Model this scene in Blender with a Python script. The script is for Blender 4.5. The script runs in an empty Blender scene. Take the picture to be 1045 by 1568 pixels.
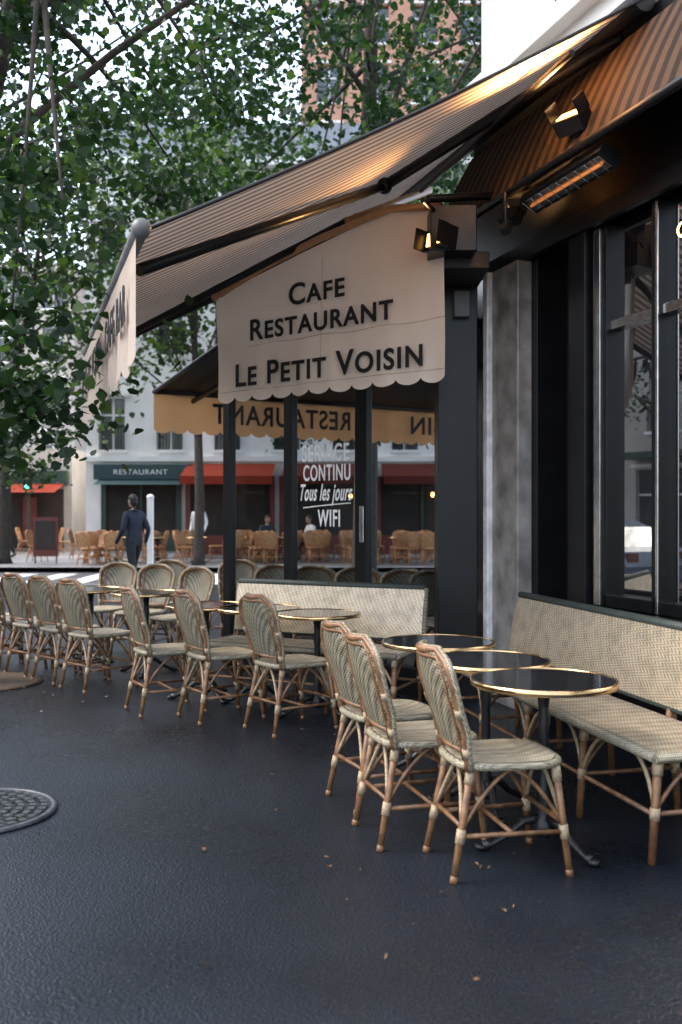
import bpy, bmesh, math, random
import numpy as np
from mathutils import Vector, Matrix
random.seed(3); np.random.seed(3)
sc=bpy.context.scene
col=sc.collection
def V(*a): return Vector(a)

# ---------------------------------------------------------------- materials
def newmat(name):
    m=bpy.data.materials.new(name); m.use_nodes=True
    nt=m.node_tree; b=nt.nodes.get('Principled BSDF'); o=nt.nodes.get('Material Output')
    return m,nt,b,o
def pm(name,c1,c2=None,scale=8,rough=.6,bump=0,metal=0,bscale=None,detail=4,spec=.5,rvar=0):
    m,nt,b,o=newmat(name); N=nt.nodes; L=nt.links
    b.inputs['Roughness'].default_value=rough; b.inputs['Metallic'].default_value=metal
    b.inputs['Specular IOR Level'].default_value=spec
    tc=N.new('ShaderNodeTexCoord')
    if c2 is None: c2=tuple(x*.75 for x in c1)
    n=N.new('ShaderNodeTexNoise'); n.inputs['Scale'].default_value=scale; n.inputs['Detail'].default_value=detail
    L.new(tc.outputs['Object'],n.inputs['Vector'])
    cr=N.new('ShaderNodeValToRGB'); cr.color_ramp.elements[0].position=.35; cr.color_ramp.elements[1].position=.65
    cr.color_ramp.elements[0].color=(*c2,1); cr.color_ramp.elements[1].color=(*c1,1)
    L.new(n.outputs['Fac'],cr.inputs['Fac']); L.new(cr.outputs['Color'],b.inputs['Base Color'])
    if bump:
        n2=N.new('ShaderNodeTexNoise'); n2.inputs['Scale'].default_value=bscale or scale*3; n2.inputs['Detail'].default_value=3
        L.new(tc.outputs['Object'],n2.inputs['Vector'])
        bp=N.new('ShaderNodeBump'); bp.inputs['Strength'].default_value=bump; bp.inputs['Distance'].default_value=.01
        L.new(n2.outputs['Fac'],bp.inputs['Height']); L.new(bp.outputs['Normal'],b.inputs['Normal'])
    return m
def weave(name,c1,c2,scale,rot=math.radians(45),rough=.5):
    m,nt,b,o=newmat(name); N=nt.nodes; L=nt.links
    b.inputs['Roughness'].default_value=rough
    tc=N.new('ShaderNodeTexCoord'); mp=N.new('ShaderNodeMapping')
    mp.inputs['Rotation'].default_value=(0,rot,rot)
    L.new(tc.outputs['Object'],mp.inputs['Vector'])
    ck=N.new('ShaderNodeTexChecker'); ck.inputs['Scale'].default_value=scale
    ck.inputs['Color1'].default_value=(*c1,1); ck.inputs['Color2'].default_value=(*c2,1)
    L.new(mp.outputs['Vector'],ck.inputs['Vector'])
    n=N.new('ShaderNodeTexNoise'); n.inputs['Scale'].default_value=14; L.new(tc.outputs['Object'],n.inputs['Vector'])
    mr=N.new('ShaderNodeMapRange'); mr.inputs['From Min'].default_value=.3; mr.inputs['From Max'].default_value=.6; mr.inputs['To Min'].default_value=.7; L.new(n.outputs['Fac'],mr.inputs['Value'])
    mx=N.new('ShaderNodeMixRGB'); mx.blend_type='MULTIPLY'; mx.inputs['Fac'].default_value=1
    L.new(ck.outputs['Color'],mx.inputs['Color1']); L.new(mr.outputs['Result'],mx.inputs['Color2'])
    L.new(mx.outputs['Color'],b.inputs['Base Color'])
    bp=N.new('ShaderNodeBump'); bp.inputs['Strength'].default_value=.5; bp.inputs['Distance'].default_value=.003
    L.new(ck.outputs['Fac'],bp.inputs['Height']); L.new(bp.outputs['Normal'],b.inputs['Normal'])
    return m
def fabric(name,c1,c2=None,period=None,trans=.3,noise=.12,rough=.85):
    m,nt,b,o=newmat(name); N=nt.nodes; L=nt.links
    b.inputs['Roughness'].default_value=rough; b.inputs['Specular IOR Level'].default_value=.2
    tc=N.new('ShaderNodeTexCoord')
    n=N.new('ShaderNodeTexNoise'); n.inputs['Scale'].default_value=3.0; n.inputs['Detail'].default_value=5
    L.new(tc.outputs['Object'],n.inputs['Vector'])
    mr=N.new('ShaderNodeMapRange'); mr.inputs['To Min'].default_value=1-noise*2; mr.inputs['To Max'].default_value=1.0+noise
    L.new(n.outputs['Fac'],mr.inputs['Value'])
    mul=N.new('ShaderNodeMixRGB'); mul.blend_type='MULTIPLY'; mul.inputs['Fac'].default_value=1
    if period:
        sx=N.new('ShaderNodeSeparateXYZ'); L.new(tc.outputs['UV'],sx.inputs['Vector'])
        a=N.new('ShaderNodeMath'); a.operation='MULTIPLY'; a.inputs[1].default_value=2*math.pi/period
        s=N.new('ShaderNodeMath'); s.operation='SINE'; L.new(sx.outputs['X'],a.inputs[0]); L.new(a.outputs[0],s.inputs[0])
        cr=N.new('ShaderNodeValToRGB'); cr.color_ramp.elements[0].position=.45; cr.color_ramp.elements[1].position=.6
        cr.color_ramp.elements[0].color=(*c1,1); cr.color_ramp.elements[1].color=(*c2,1)
        ad=N.new('ShaderNodeMath'); ad.operation='MULTIPLY_ADD'; ad.inputs[1].default_value=.5; ad.inputs[2].default_value=.5
        L.new(s.outputs[0],ad.inputs[0]); L.new(ad.outputs[0],cr.inputs['Fac']); L.new(cr.outputs['Color'],mul.inputs['Color1'])
    else: mul.inputs['Color1'].default_value=(*c1,1)
    L.new(mr.outputs['Result'],mul.inputs['Color2'])
    L.new(mul.outputs['Color'],b.inputs['Base Color'])
    t=N.new('ShaderNodeBsdfTranslucent'); L.new(mul.outputs['Color'],t.inputs['Color'])
    ms=N.new('ShaderNodeMixShader'); ms.inputs['Fac'].default_value=trans
    L.new(b.outputs['BSDF'],ms.inputs[1]); L.new(t.outputs['BSDF'],ms.inputs[2]); L.new(ms.outputs['Shader'],o.inputs['Surface'])
    n2=N.new('ShaderNodeTexNoise'); n2.inputs['Scale'].default_value=2.2; L.new(tc.outputs['Object'],n2.inputs['Vector'])
    bp=N.new('ShaderNodeBump'); bp.inputs['Strength'].default_value=.35; bp.inputs['Distance'].default_value=.06
    L.new(n2.outputs['Fac'],bp.inputs['Height']); L.new(bp.outputs['Normal'],b.inputs['Normal'])
    return m
def leafmat(name,c,c2):
    m,nt,b,o=newmat(name); N=nt.nodes; L=nt.links
    b.inputs['Roughness'].default_value=.5; b.inputs['Specular IOR Level'].default_value=.3
    tc=N.new('ShaderNodeTexCoord'); n=N.new('ShaderNodeTexNoise'); n.inputs['Scale'].default_value=2.5
    L.new(tc.outputs['Object'],n.inputs['Vector'])
    mx=N.new('ShaderNodeMixRGB'); mx.inputs['Color1'].default_value=(*c,1); mx.inputs['Color2'].default_value=(*c2,1)
    L.new(n.outputs['Fac'],mx.inputs['Fac']); L.new(mx.outputs['Color'],b.inputs['Base Color'])
    t=N.new('ShaderNodeBsdfTranslucent')
    m2=N.new('ShaderNodeMixRGB'); m2.blend_type='MULTIPLY'; m2.inputs['Fac'].default_value=1; m2.inputs['Color2'].default_value=(1.5,1.7,.6,1)
    L.new(mx.outputs['Color'],m2.inputs['Color1']); L.new(m2.outputs['Color'],t.inputs['Color'])
    ms=N.new('ShaderNodeMixShader'); ms.inputs['Fac'].default_value=.36
    L.new(b.outputs['BSDF'],ms.inputs[1]); L.new(t.outputs['BSDF'],ms.inputs[2]); L.new(ms.outputs['Shader'],o.inputs['Surface'])
    return m
def glassmat(name,gloss=.12,tint=(.9,.95,.95),rough=.0,fr=1):
    m,nt,b,o=newmat(name); N=nt.nodes; L=nt.links
    N.remove(b)
    t=N.new('ShaderNodeBsdfTransparent'); t.inputs['Color'].default_value=(*tint,1)
    g=N.new('ShaderNodeBsdfGlossy'); g.inputs['Roughness'].default_value=rough
    f=N.new('ShaderNodeFresnel'); f.inputs['IOR'].default_value=1.45
    a=N.new('ShaderNodeMath'); a.operation='MULTIPLY_ADD'; a.inputs[1].default_value=fr; a.inputs[2].default_value=gloss; L.new(f.outputs[0],a.inputs[0])
    ms=N.new('ShaderNodeMixShader'); L.new(a.outputs[0],ms.inputs['Fac']); L.new(t.outputs[0],ms.inputs[1]); L.new(g.outputs[0],ms.inputs[2])
    L.new(ms.outputs[0],o.inputs['Surface'])
    return m
def darkglass(name,gloss=.2):
    m,nt,b,o=newmat(name); N=nt.nodes; L=nt.links
    b.inputs['Base Color'].default_value=(.006,.006,.007,1); b.inputs['Roughness'].default_value=.3
    g=N.new('ShaderNodeBsdfGlossy'); g.inputs['Roughness'].default_value=.004
    ms=N.new('ShaderNodeMixShader'); ms.inputs['Fac'].default_value=gloss
    L.new(b.outputs[0],ms.inputs[1]); L.new(g.outputs[0],ms.inputs[2]); L.new(ms.outputs[0],o.inputs['Surface'])
    return m
def emis(name,c,s):
    m,nt,b,o=newmat(name); b.inputs['Base Color'].default_value=(*c,1)
    b.inputs['Emission Color'].default_value=(*c,1); b.inputs['Emission Strength'].default_value=s
    return m

M={}
M['black']=pm('black_paint',(.008,.008,.009),(.005,.005,.006),6,.35,.05,spec=.3)
M['blackm']=pm('black_matte',(.010,.009,.009),None,6,.6,.1)
M['iron']=pm('cast_iron',(.01,.01,.011),None,20,.4,.3)
M['steel']=pm('brushed_steel',(.60,.59,.57),(.45,.44,.42),12,.25,.05,metal=1)
M['greybar']=pm('grey_bar',(.14,.14,.135),None,12,.45)
M['brass']=pm('brass',(.75,.52,.27),(.55,.36,.17),10,.22,.05,metal=1)
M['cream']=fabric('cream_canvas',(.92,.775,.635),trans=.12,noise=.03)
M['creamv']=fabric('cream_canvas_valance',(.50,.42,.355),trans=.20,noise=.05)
M['amber']=fabric('backlit_canvas',(.50,.28,.135),trans=.30,noise=.1)  # cream valance; amber of light passing through is put into the colour
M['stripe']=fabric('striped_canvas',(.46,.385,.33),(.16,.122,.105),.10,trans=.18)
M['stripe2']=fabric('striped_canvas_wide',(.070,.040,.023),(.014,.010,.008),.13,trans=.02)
M['letter']=pm('letter_black',(.010,.010,.011),None,10,.7)
M['white']=pm('white_lettering',(.93,.93,.92),(.93,.93,.92),10,.5)
M['rattan']=pm('rattan_cane',(.24,.12,.052),(.11,.052,.022),22,.42,.25)
M['wrap']=pm('rattan_wrap',(.42,.32,.20),(.27,.19,.11),60,.5,.3)
M['edge']=weave('woven_edge',(.46,.39,.27),(.10,.095,.06),150)
M['wback']=weave('woven_back',(.33,.285,.19),(.016,.020,.015),90)
M['wseat']=weave('woven_seat',(.58,.50,.36),(.28,.23,.15),110)
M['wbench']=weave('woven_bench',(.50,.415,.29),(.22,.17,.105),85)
M['wbench2']=weave('woven_bench_skylit',(.92,.79,.59),(.56,.44,.29),85)  # bench weave with sky light painted in as a lighter colour
M['gtrim']=weave('green_trim',(.055,.072,.06),(.022,.03,.025),120)
M['rattan_o']=pm('orange_cane',(.46,.22,.085),(.30,.13,.05),22,.42,.2)
M['wback_o']=weave('woven_orange',(.60,.33,.15),(.25,.12,.05),60)
M['tabletop']=pm('table_stone',(.012,.013,.014),(.02,.02,.022),6,.08,0,spec=.7)
M['marble']=pm('grey_marble',(.36,.335,.305),(.17,.155,.14),5,.25,.04,detail=10)
M['marblew']=pm('white_marble',(.90,.88,.85),(.6,.58,.56),9,.25,.04,detail=10)
M['bmarble']=pm('black_marble',(.016,.015,.014),(.045,.043,.04),3,.12,0,detail=12)
M['render']=pm('white_render',(.80,.79,.76),(.70,.69,.66),1.5,.8,.15,bscale=30)
M['kerb']=pm('granite_kerb',(.34,.33,.32),(.24,.235,.23),18,.7,.3)
M['pave']=pm('pale_paving',(.22,.21,.20),(.15,.145,.14),1.2,.6,.2,bscale=40)
M['road']=pm('road_asphalt',(.06,.06,.062),(.045,.045,.047),3,.55,.3,bscale=120)
M['paint']=pm('road_paint',(.78,.77,.74),(.55,.54,.52),9,.6)
M['bark']=pm('bark',(.045,.034,.025),(.020,.015,.012),12,.9,.8)
M['l1']=leafmat('leaf_dark',(.008,.024,.011),(.014,.034,.013))
M['l2']=leafmat('leaf_mid',(.024,.056,.021),(.016,.038,.016))
M['l3']=leafmat('leaf_light',(.080,.135,.040),(.042,.078,.026))
M['skin']=pm('skin',(.42,.25,.17),None,10,.5)
M['hair']=pm('hair',(.02,.014,.01),None,30,.6)
M['navy']=pm('navy_cloth',(.012,.018,.036),None,12,.75,.3)
M['trous']=pm('dark_trousers',(.013,.013,.017),None,12,.8,.2)
M['shirtw']=pm('white_shirt',(.75,.74,.72),None,12,.8,.2)
M['shirtr']=pm('maroon_shirt',(.25,.05,.05),None,12,.8,.2)
M['teal']=pm('teal_paint',(.02,.055,.06),None,5,.5)
M['red']=fabric('red_canvas',(.26,.035,.016),trans=.2)
M['redd']=fabric('dark_red_canvas',(.09,.015,.010),trans=.1)
M['redp']=pm('red_paint',(.14,.028,.02),None,5,.5)
M['green']=pm('dark_green_paint',(.02,.045,.032),None,5,.5)
M['winglass']=pm('window_glass',(.05,.06,.07),(.03,.035,.04),2,.1,0,spec=.8)
M['dkint']=pm('dark_interior',(.03,.022,.016),(.015,.012,.01),1,.8)
M['lamp']=emis('warm_lamp',(1,.55,.18),8)
M['lampy']=emis('flood_lamp',(1,.48,.12),9)
M['lampd']=emis('heater_element',(1,.33,.08),.3)
M['zinc']=pm('zinc_roof',(.22,.24,.27),None,3,.5)
M['glass']=glassmat('clear_glass',.0,(.66,.68,.69),fr=.6)
M['dglass']=darkglass('dark_window_glass',.5)
M['carpaint']=pm('car_paint',(.11,.14,.18),None,2,.2,spec=.8)
M['rubber']=pm('rubber',(.015,.015,.015),None,10,.8)
M['leafb']=pm('dry_leaf',(.15,.07,.028),(.07,.038,.018),8,.7)
M['soil']=pm('tree_pit_soil',(.10,.06,.035),(.04,.03,.02),30,.9,.6)
m,nt,b,o=newmat('brick_wall'); tc=nt.nodes.new('ShaderNodeTexCoord'); br=nt.nodes.new('ShaderNodeTexBrick')
br.inputs['Scale'].default_value=4; br.inputs['Color1'].default_value=(.42,.17,.08,1); br.inputs['Color2'].default_value=(.33,.13,.07,1); br.inputs['Mortar'].default_value=(.4,.33,.27,1)
mp=nt.nodes.new('ShaderNodeMapping'); mp.inputs['Rotation'].default_value=(math.radians(90),0,0)
nt.links.new(tc.outputs['Object'],mp.inputs['Vector']); nt.links.new(mp.outputs['Vector'],br.inputs['Vector']); nt.links.new(br.outputs['Color'],b.inputs['Base Color']); M['brick']=m
# asphalt
m,nt,b,o=newmat('pavement_asphalt'); N=nt.nodes; L=nt.links
tc=N.new('ShaderNodeTexCoord')
n1=N.new('ShaderNodeTexNoise'); n1.inputs['Scale'].default_value=130; n1.inputs['Detail'].default_value=4
n2=N.new('ShaderNodeTexNoise'); n2.inputs['Scale'].default_value=.7; n2.inputs['Detail'].default_value=7
n3=N.new('ShaderNodeTexVoronoi'); n3.inputs['Scale'].default_value=95
n4=N.new('ShaderNodeTexVoronoi'); n4.inputs['Scale'].default_value=20
n5=N.new('ShaderNodeTexNoise'); n5.inputs['Scale'].default_value=30; n5.inputs['Detail'].default_value=6
for n in (n1,n2,n3,n4,n5): L.new(tc.outputs['Object'],n.inputs['Vector'])
cr=N.new('ShaderNodeValToRGB'); e=cr.color_ramp.elements
e[0].position=.35; e[0].color=(.004,.006,.009,1); e[1].position=.7; e[1].color=(.017,.023,.034,1)
L.new(n1.outputs['Fac'],cr.inputs['Fac'])
cr2=N.new('ShaderNodeValToRGB'); e=cr2.color_ramp.elements
e[0].position=.35; e[0].color=(.6,.6,.61,1); e[1].position=.7; e[1].color=(1.15,1.15,1.15,1)
L.new(n2.outputs['Fac'],cr2.inputs['Fac'])
mx=N.new('ShaderNodeMixRGB'); mx.blend_type='MULTIPLY'; mx.inputs['Fac'].default_value=1
L.new(cr.outputs['Color'],mx.inputs['Color1']); L.new(cr2.outputs['Color'],mx.inputs['Color2'])
cr3=N.new('ShaderNodeValToRGB'); e=cr3.color_ramp.elements
e[0].position=.04; e[0].color=(1,1,1,1); e[1].position=.08; e[1].color=(0,0,0,1); L.new(n4.outputs['Distance'],cr3.inputs['Fac'])
mx3=N.new('ShaderNodeMixRGB'); L.new(cr3.outputs['Color'],mx3.inputs['Fac']); L.new(mx.outputs['Color'],mx3.inputs['Color1']); mx3.inputs['Color2'].default_value=(.09,.09,.10,1)
L.new(mx3.outputs['Color'],b.inputs['Base Color'])
ad0=N.new('ShaderNodeMath'); ad0.operation='MULTIPLY_ADD'; ad0.inputs[1].default_value=.35; L.new(n5.outputs['Fac'],ad0.inputs[0])
hf=N.new('ShaderNodeMath'); hf.operation='MULTIPLY'; hf.inputs[1].default_value=.65; L.new(n2.outputs['Fac'],hf.inputs[0]); L.new(hf.outputs[0],ad0.inputs[2])
mr=N.new('ShaderNodeMapRange'); mr.inputs['From Min'].default_value=.36; mr.inputs['From Max'].default_value=.64; mr.inputs['To Min'].default_value=.24; mr.inputs['To Max'].default_value=.40
L.new(ad0.outputs[0],mr.inputs['Value']); L.new(mr.outputs['Result'],b.inputs['Roughness'])
b.inputs['Specular IOR Level'].default_value=.62
b.inputs['Specular Tint'].default_value=(.82,.92,1,1)
ad=N.new('ShaderNodeMath'); ad.operation='ADD'; L.new(n1.outputs['Fac'],ad.inputs[0]); L.new(n3.outputs['Distance'],ad.inputs[1])
bp=N.new('ShaderNodeBump'); bp.inputs['Strength'].default_value=.7; bp.inputs['Distance'].default_value=.0035
L.new(ad.outputs[0],bp.inputs['Height']); L.new(bp.outputs['Normal'],b.inputs['Normal'])
M['asph']=m

# ---------------------------------------------------------------- mesh builder
class MB:
    def __init__(s): s.v=[];s.f=[];s.m=[];s.s=[];s.mats=[]
    def mi(s,k):
        if k not in s.mats: s.mats.append(k)
        return s.mats.index(k)
    def poly(s,pts,k,smooth=False):
        i=len(s.v); s.v+= [tuple(p) for p in pts]; s.f.append(tuple(range(i,i+len(pts)))); s.m.append(s.mi(k)); s.s.append(smooth)
    def box(s,c,h,k,ax=(1,0,0),ay=(0,1,0),az=(0,0,1)):
        c=Vector(c);ax=Vector(ax)*h[0];ay=Vector(ay)*h[1];az=Vector(az)*h[2]
        i=len(s.v)
        for sz in(-1,1):
            for sx,sy in((-1,-1),(1,-1),(1,1),(-1,1)): s.v.append(tuple(c+ax*sx+ay*sy+az*sz))
        for f in((3,2,1,0),(4,5,6,7),(0,1,5,4),(1,2,6,5),(2,3,7,6),(3,0,4,7)):
            s.f.append(tuple(i+j for j in f)); s.m.append(s.mi(k)); s.s.append(False)
    def tube(s,pts,r,k,seg=7,cap=True,flat=None):
        pts=[Vector(p) for p in pts]; n=len(pts)
        if not hasattr(r,'__len__'): r=[r]*n
        i0=len(s.v); prev=None
        for j,p in enumerate(pts):
            t=(pts[min(j+1,n-1)]-pts[max(j-1,0)]).normalized()
            if prev is None:
                up=Vector((0,0,1)) if abs(t.z)<.9 else Vector((0,1,0))
                a=t.cross(up).normalized()
            else: a=(prev-t*prev.dot(t)).normalized()
            prev=a; b=t.cross(a)
            for q in range(seg):
                an=2*math.pi*q/seg
                s.v.append(tuple(p+a*math.cos(an)*r[j]+b*math.sin(an)*r[j]))
        mi=s.mi(k)
        for j in range(n-1):
            for q in range(seg):
                q2=(q+1)%seg
                s.f.append((i0+j*seg+q,i0+j*seg+q2,i0+(j+1)*seg+q2,i0+(j+1)*seg+q)); s.m.append(mi); s.s.append(True)
        if cap:
            s.f.append(tuple(i0+q for q in reversed(range(seg)))); s.m.append(mi); s.s.append(False)
            s.f.append(tuple(i0+(n-1)*seg+q for q in range(seg))); s.m.append(mi); s.s.append(False)
    def lathe(s,prof,k,c=(0,0,0),seg=32,smooth=True):
        i0=len(s.v); n=len(prof)
        for (r,z) in prof:
            for q in range(seg):
                a=2*math.pi*q/seg; s.v.append((c[0]+r*math.cos(a),c[1]+r*math.sin(a),c[2]+z))
        mi=s.mi(k)
        for j in range(n-1):
            for q in range(seg):
                q2=(q+1)%seg
                s.f.append((i0+j*seg+q,i0+j*seg+q2,i0+(j+1)*seg+q2,i0+(j+1)*seg+q)); s.m.append(mi); s.s.append(smooth)
    def ell(s,c,r,k,seg=12,rings=8,zmin=-1,mat=None):
        i0=len(s.v)
        for j in range(rings+1):
            th=math.pi*j/rings; z=math.cos(th)
            z=max(z,zmin)
            for q in range(seg):
                a=2*math.pi*q/seg; p=Vector((r[0]*math.sin(th)*math.cos(a),r[1]*math.sin(th)*math.sin(a),r[2]*z))
                if mat: p=mat@p
                s.v.append(tuple(Vector(c)+p))
        mi=s.mi(k)
        for j in range(rings):
            for q in range(seg):
                q2=(q+1)%seg
                s.f.append((i0+j*seg+q,i0+(j+1)*seg+q,i0+(j+1)*seg+q2,i0+j*seg+q2)); s.m.append(mi); s.s.append(True)
    def grid(s,fn,nu,nv,k,smooth=True):
        i0=len(s.v)
        for j in range(nv+1):
            for i in range(nu+1): s.v.append(tuple(fn(i/nu,j/nv)))
        mi=s.mi(k)
        for j in range(nv):
            for i in range(nu):
                a=i0+j*(nu+1)+i; s.f.append((a,a+1,a+nu+2,a+nu+1)); s.m.append(mi); s.s.append(smooth)
    def mesh(s,name):
        me=bpy.data.meshes.new(name); me.from_pydata(s.v,[],s.f)
        for k in s.mats: me.materials.append(M[k])
        me.polygons.foreach_set('material_index',s.m); me.polygons.foreach_set('use_smooth',s.s); me.update()
        return me
    def obj(s,name,parent=None,bevel=0):
        o=bpy.data.objects.new(name,s.mesh(name)); col.objects.link(o)
        if parent: o.parent=parent
        if bevel:
            b=o.modifiers.new('b','BEVEL'); b.width=bevel; b.segments=2; b.limit_method='ANGLE'
        return o
def empty(name,parent=None):
    e=bpy.data.objects.new(name,None); col.objects.link(e); e.empty_display_size=.2
    if parent:e.parent=parent
    return e
def inst(me,name,x,y,rot=0,z=0):
    o=bpy.data.objects.new(name,me); col.objects.link(o); o.location=(x,y,z); o.rotation_euler=(0,0,rot); return o
def uvgrid(name,fn,nu,nv,su,sv,mat,parent):
    me=bpy.data.meshes.new(name)
    v=[tuple(fn(i/nu,j/nv)) for j in range(nv+1) for i in range(nu+1)]
    f=[(j*(nu+1)+i,j*(nu+1)+i+1,(j+1)*(nu+1)+i+1,(j+1)*(nu+1)+i) for j in range(nv) for i in range(nu)]
    me.from_pydata(v,[],f); uv=me.uv_layers.new()
    for l in me.loops:
        k=l.vertex_index; uv.data[l.index].uv=((k%(nu+1))/nu*su,(k//(nu+1))/nv*sv)
    me.materials.append(M[mat])
    for p in me.polygons:p.use_smooth=True
    o=bpy.data.objects.new(name,me); col.objects.link(o); o.parent=parent; return o
def text(body,width,height,org,xd,mat,name,parent,bold=.02,caps=.82,nrm=None,shear=0,up=(0,0,1),bs=0):
    cu=bpy.data.curves.new(name,'FONT'); cu.body=body; cu.size=1; cu.offset=bold; cu.extrude=.004; cu.small_caps_scale=caps or 1; cu.space_character=1.12; cu.shear=shear
    for i,ch in enumerate(body):
        if ch.islower() and caps: cu.body_format[i].use_small_caps=True
    o=bpy.data.objects.new(name,cu); col.objects.link(o)
    dg=bpy.context.evaluated_depsgraph_get(); me=bpy.data.meshes.new_from_object(o.evaluated_get(dg))
    bpy.data.objects.remove(o)
    xs=[v.co.x for v in me.vertices]; ys=[v.co.y for v in me.vertices]
    x0,x1=min(xs),max(xs); y1=max(ys)
    xd=Vector(xd).normalized(); up=Vector(up); n=xd.cross(up)
    for v in me.vertices:
        X=(v.co.x-x0)/(x1-x0)*width; Y=(v.co.y)/(y1)*height; Z=v.co.z
        v.co=Vector(org)+xd*X+up*Y+n*Z*.5
    me.materials.clear(); me.materials.append(M[mat])
    q=bpy.data.objects.new(name,me); col.objects.link(q); q.parent=parent; return q

# ---------------------------------------------------------------- ground
g=MB(); g.poly([(-250,-150,-.13),(250,-150,-.13),(250,350,-.13),(-250,350,-.13)],'road'); g.obj('ground')
def slab(name,pts,z,k,kk):
    b=MB(); b.poly([(x,y,z) for x,y in pts],k)
    n=len(pts)
    for i in range(n):
        a=pts[i];c=pts[(i+1)%n]
        b.poly([(a[0],a[1],-.14),(c[0],c[1],-.14),(c[0],c[1],z),(a[0],a[1],z)],kk)
    o=b.obj(name)
    kb=MB()
    for i in range(n):
        a=Vector((*pts[i],0));c=Vector((*pts[(i+1)%n],0)); d=(c-a); ln=d.length; d.normalize(); nr=Vector((-d.y,d.x,0))
        kb.box((a+c)/2+nr*.09+V(0,0,-.06),(ln/2,.09,.068),kk,d,nr)
    kb.obj('kerb',o); return o
arc=[(-6.2+1.5-1.5*math.cos(t),18.5+1.5*math.sin(t)) for t in [math.pi/2*i/8 for i in range(9)]]
near=[(-6.2,-30),(60,-30),(60,20)]+list(reversed(arc))
slab('pavement',near,0,'asph','kerb')
slab('far_pavement',[(-14,26),(60,26),(60,60),(-14,60)],0,'pave','kerb')
slab('side_pavement',[(-40,-30),(-14.5,-30),(-14.5,60),(-40,60)],0,'pave','kerb')
rm=MB()
for i in range(9):
    x=-9.2+i*1.0; rm.poly([(x,20.6,-.126),(x+.5,20.6,-.126),(x+.5,25.4,-.126),(x,25.4,-.126)],'paint')
rm.obj('road_crossing_markings')
M['grate']=pm('worn_iron',(.065,.07,.08),(.03,.033,.038),20,.4,.2)
def grate(name,x,y,r):
    b=MB(); b.lathe([(r,0.004),(r,.016),(r-.03,.018),(r-.03,.004)],'grate',(x,y,0),48)
    b.lathe([(0.001,.006),(r-.03,.006)],'iron',(x,y,0),48)
    for R in [r-.05-.055*i for i in range(int((r-.08)/.055))]:
        nn=int(R*2*math.pi/.07)+3
        for i in range(nn):
            a0=2*math.pi*i/nn; a1=a0+2*math.pi/nn*.62
            pp=[]
            for aa in (a0,a1): pp.append((x+R*math.cos(aa),y+R*math.sin(aa),.019))
            for aa in (a1,a0): pp.append((x+(R-.03)*math.cos(aa),y+(R-.03)*math.sin(aa),.019))
            b.poly(pp,'grate')
    return b.obj(name)
grate('tree_grate',-1.77,4.8,.39)
b=MB(); b.lathe([(.55,.004),(.55,.014),(.5,.016),(.001,.012)],'soil',(-3.1,8.45,0),32); b.obj('tree_pit')
b=MB()
for i in range(125):
    if i<45: x=random.uniform(-2.2,3);y=random.uniform(2.9,9)
    else: x=random.gauss(-2.7,.8); y=random.gauss(8.1,1.0)
    if i%9==0: x=random.uniform(-.5,.9);y=random.uniform(2.9,4.2)
    s=random.uniform(.010,.027)*(.7 if y<4.2 else 1); a=random.uniform(0,6.28); pts=[]
    for rr,aa in((1,0),(.55,.7),(.6,2.2),(1.0,3.14),(.6,4.0),(.55,5.6)):
        pts.append((x+s*rr*math.cos(a+aa),y+s*rr*math.sin(a+aa)*.8,.008+random.uniform(0,.014)))
    b.poly(pts,'leafb')
b.obj('fallen_leaves')

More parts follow.
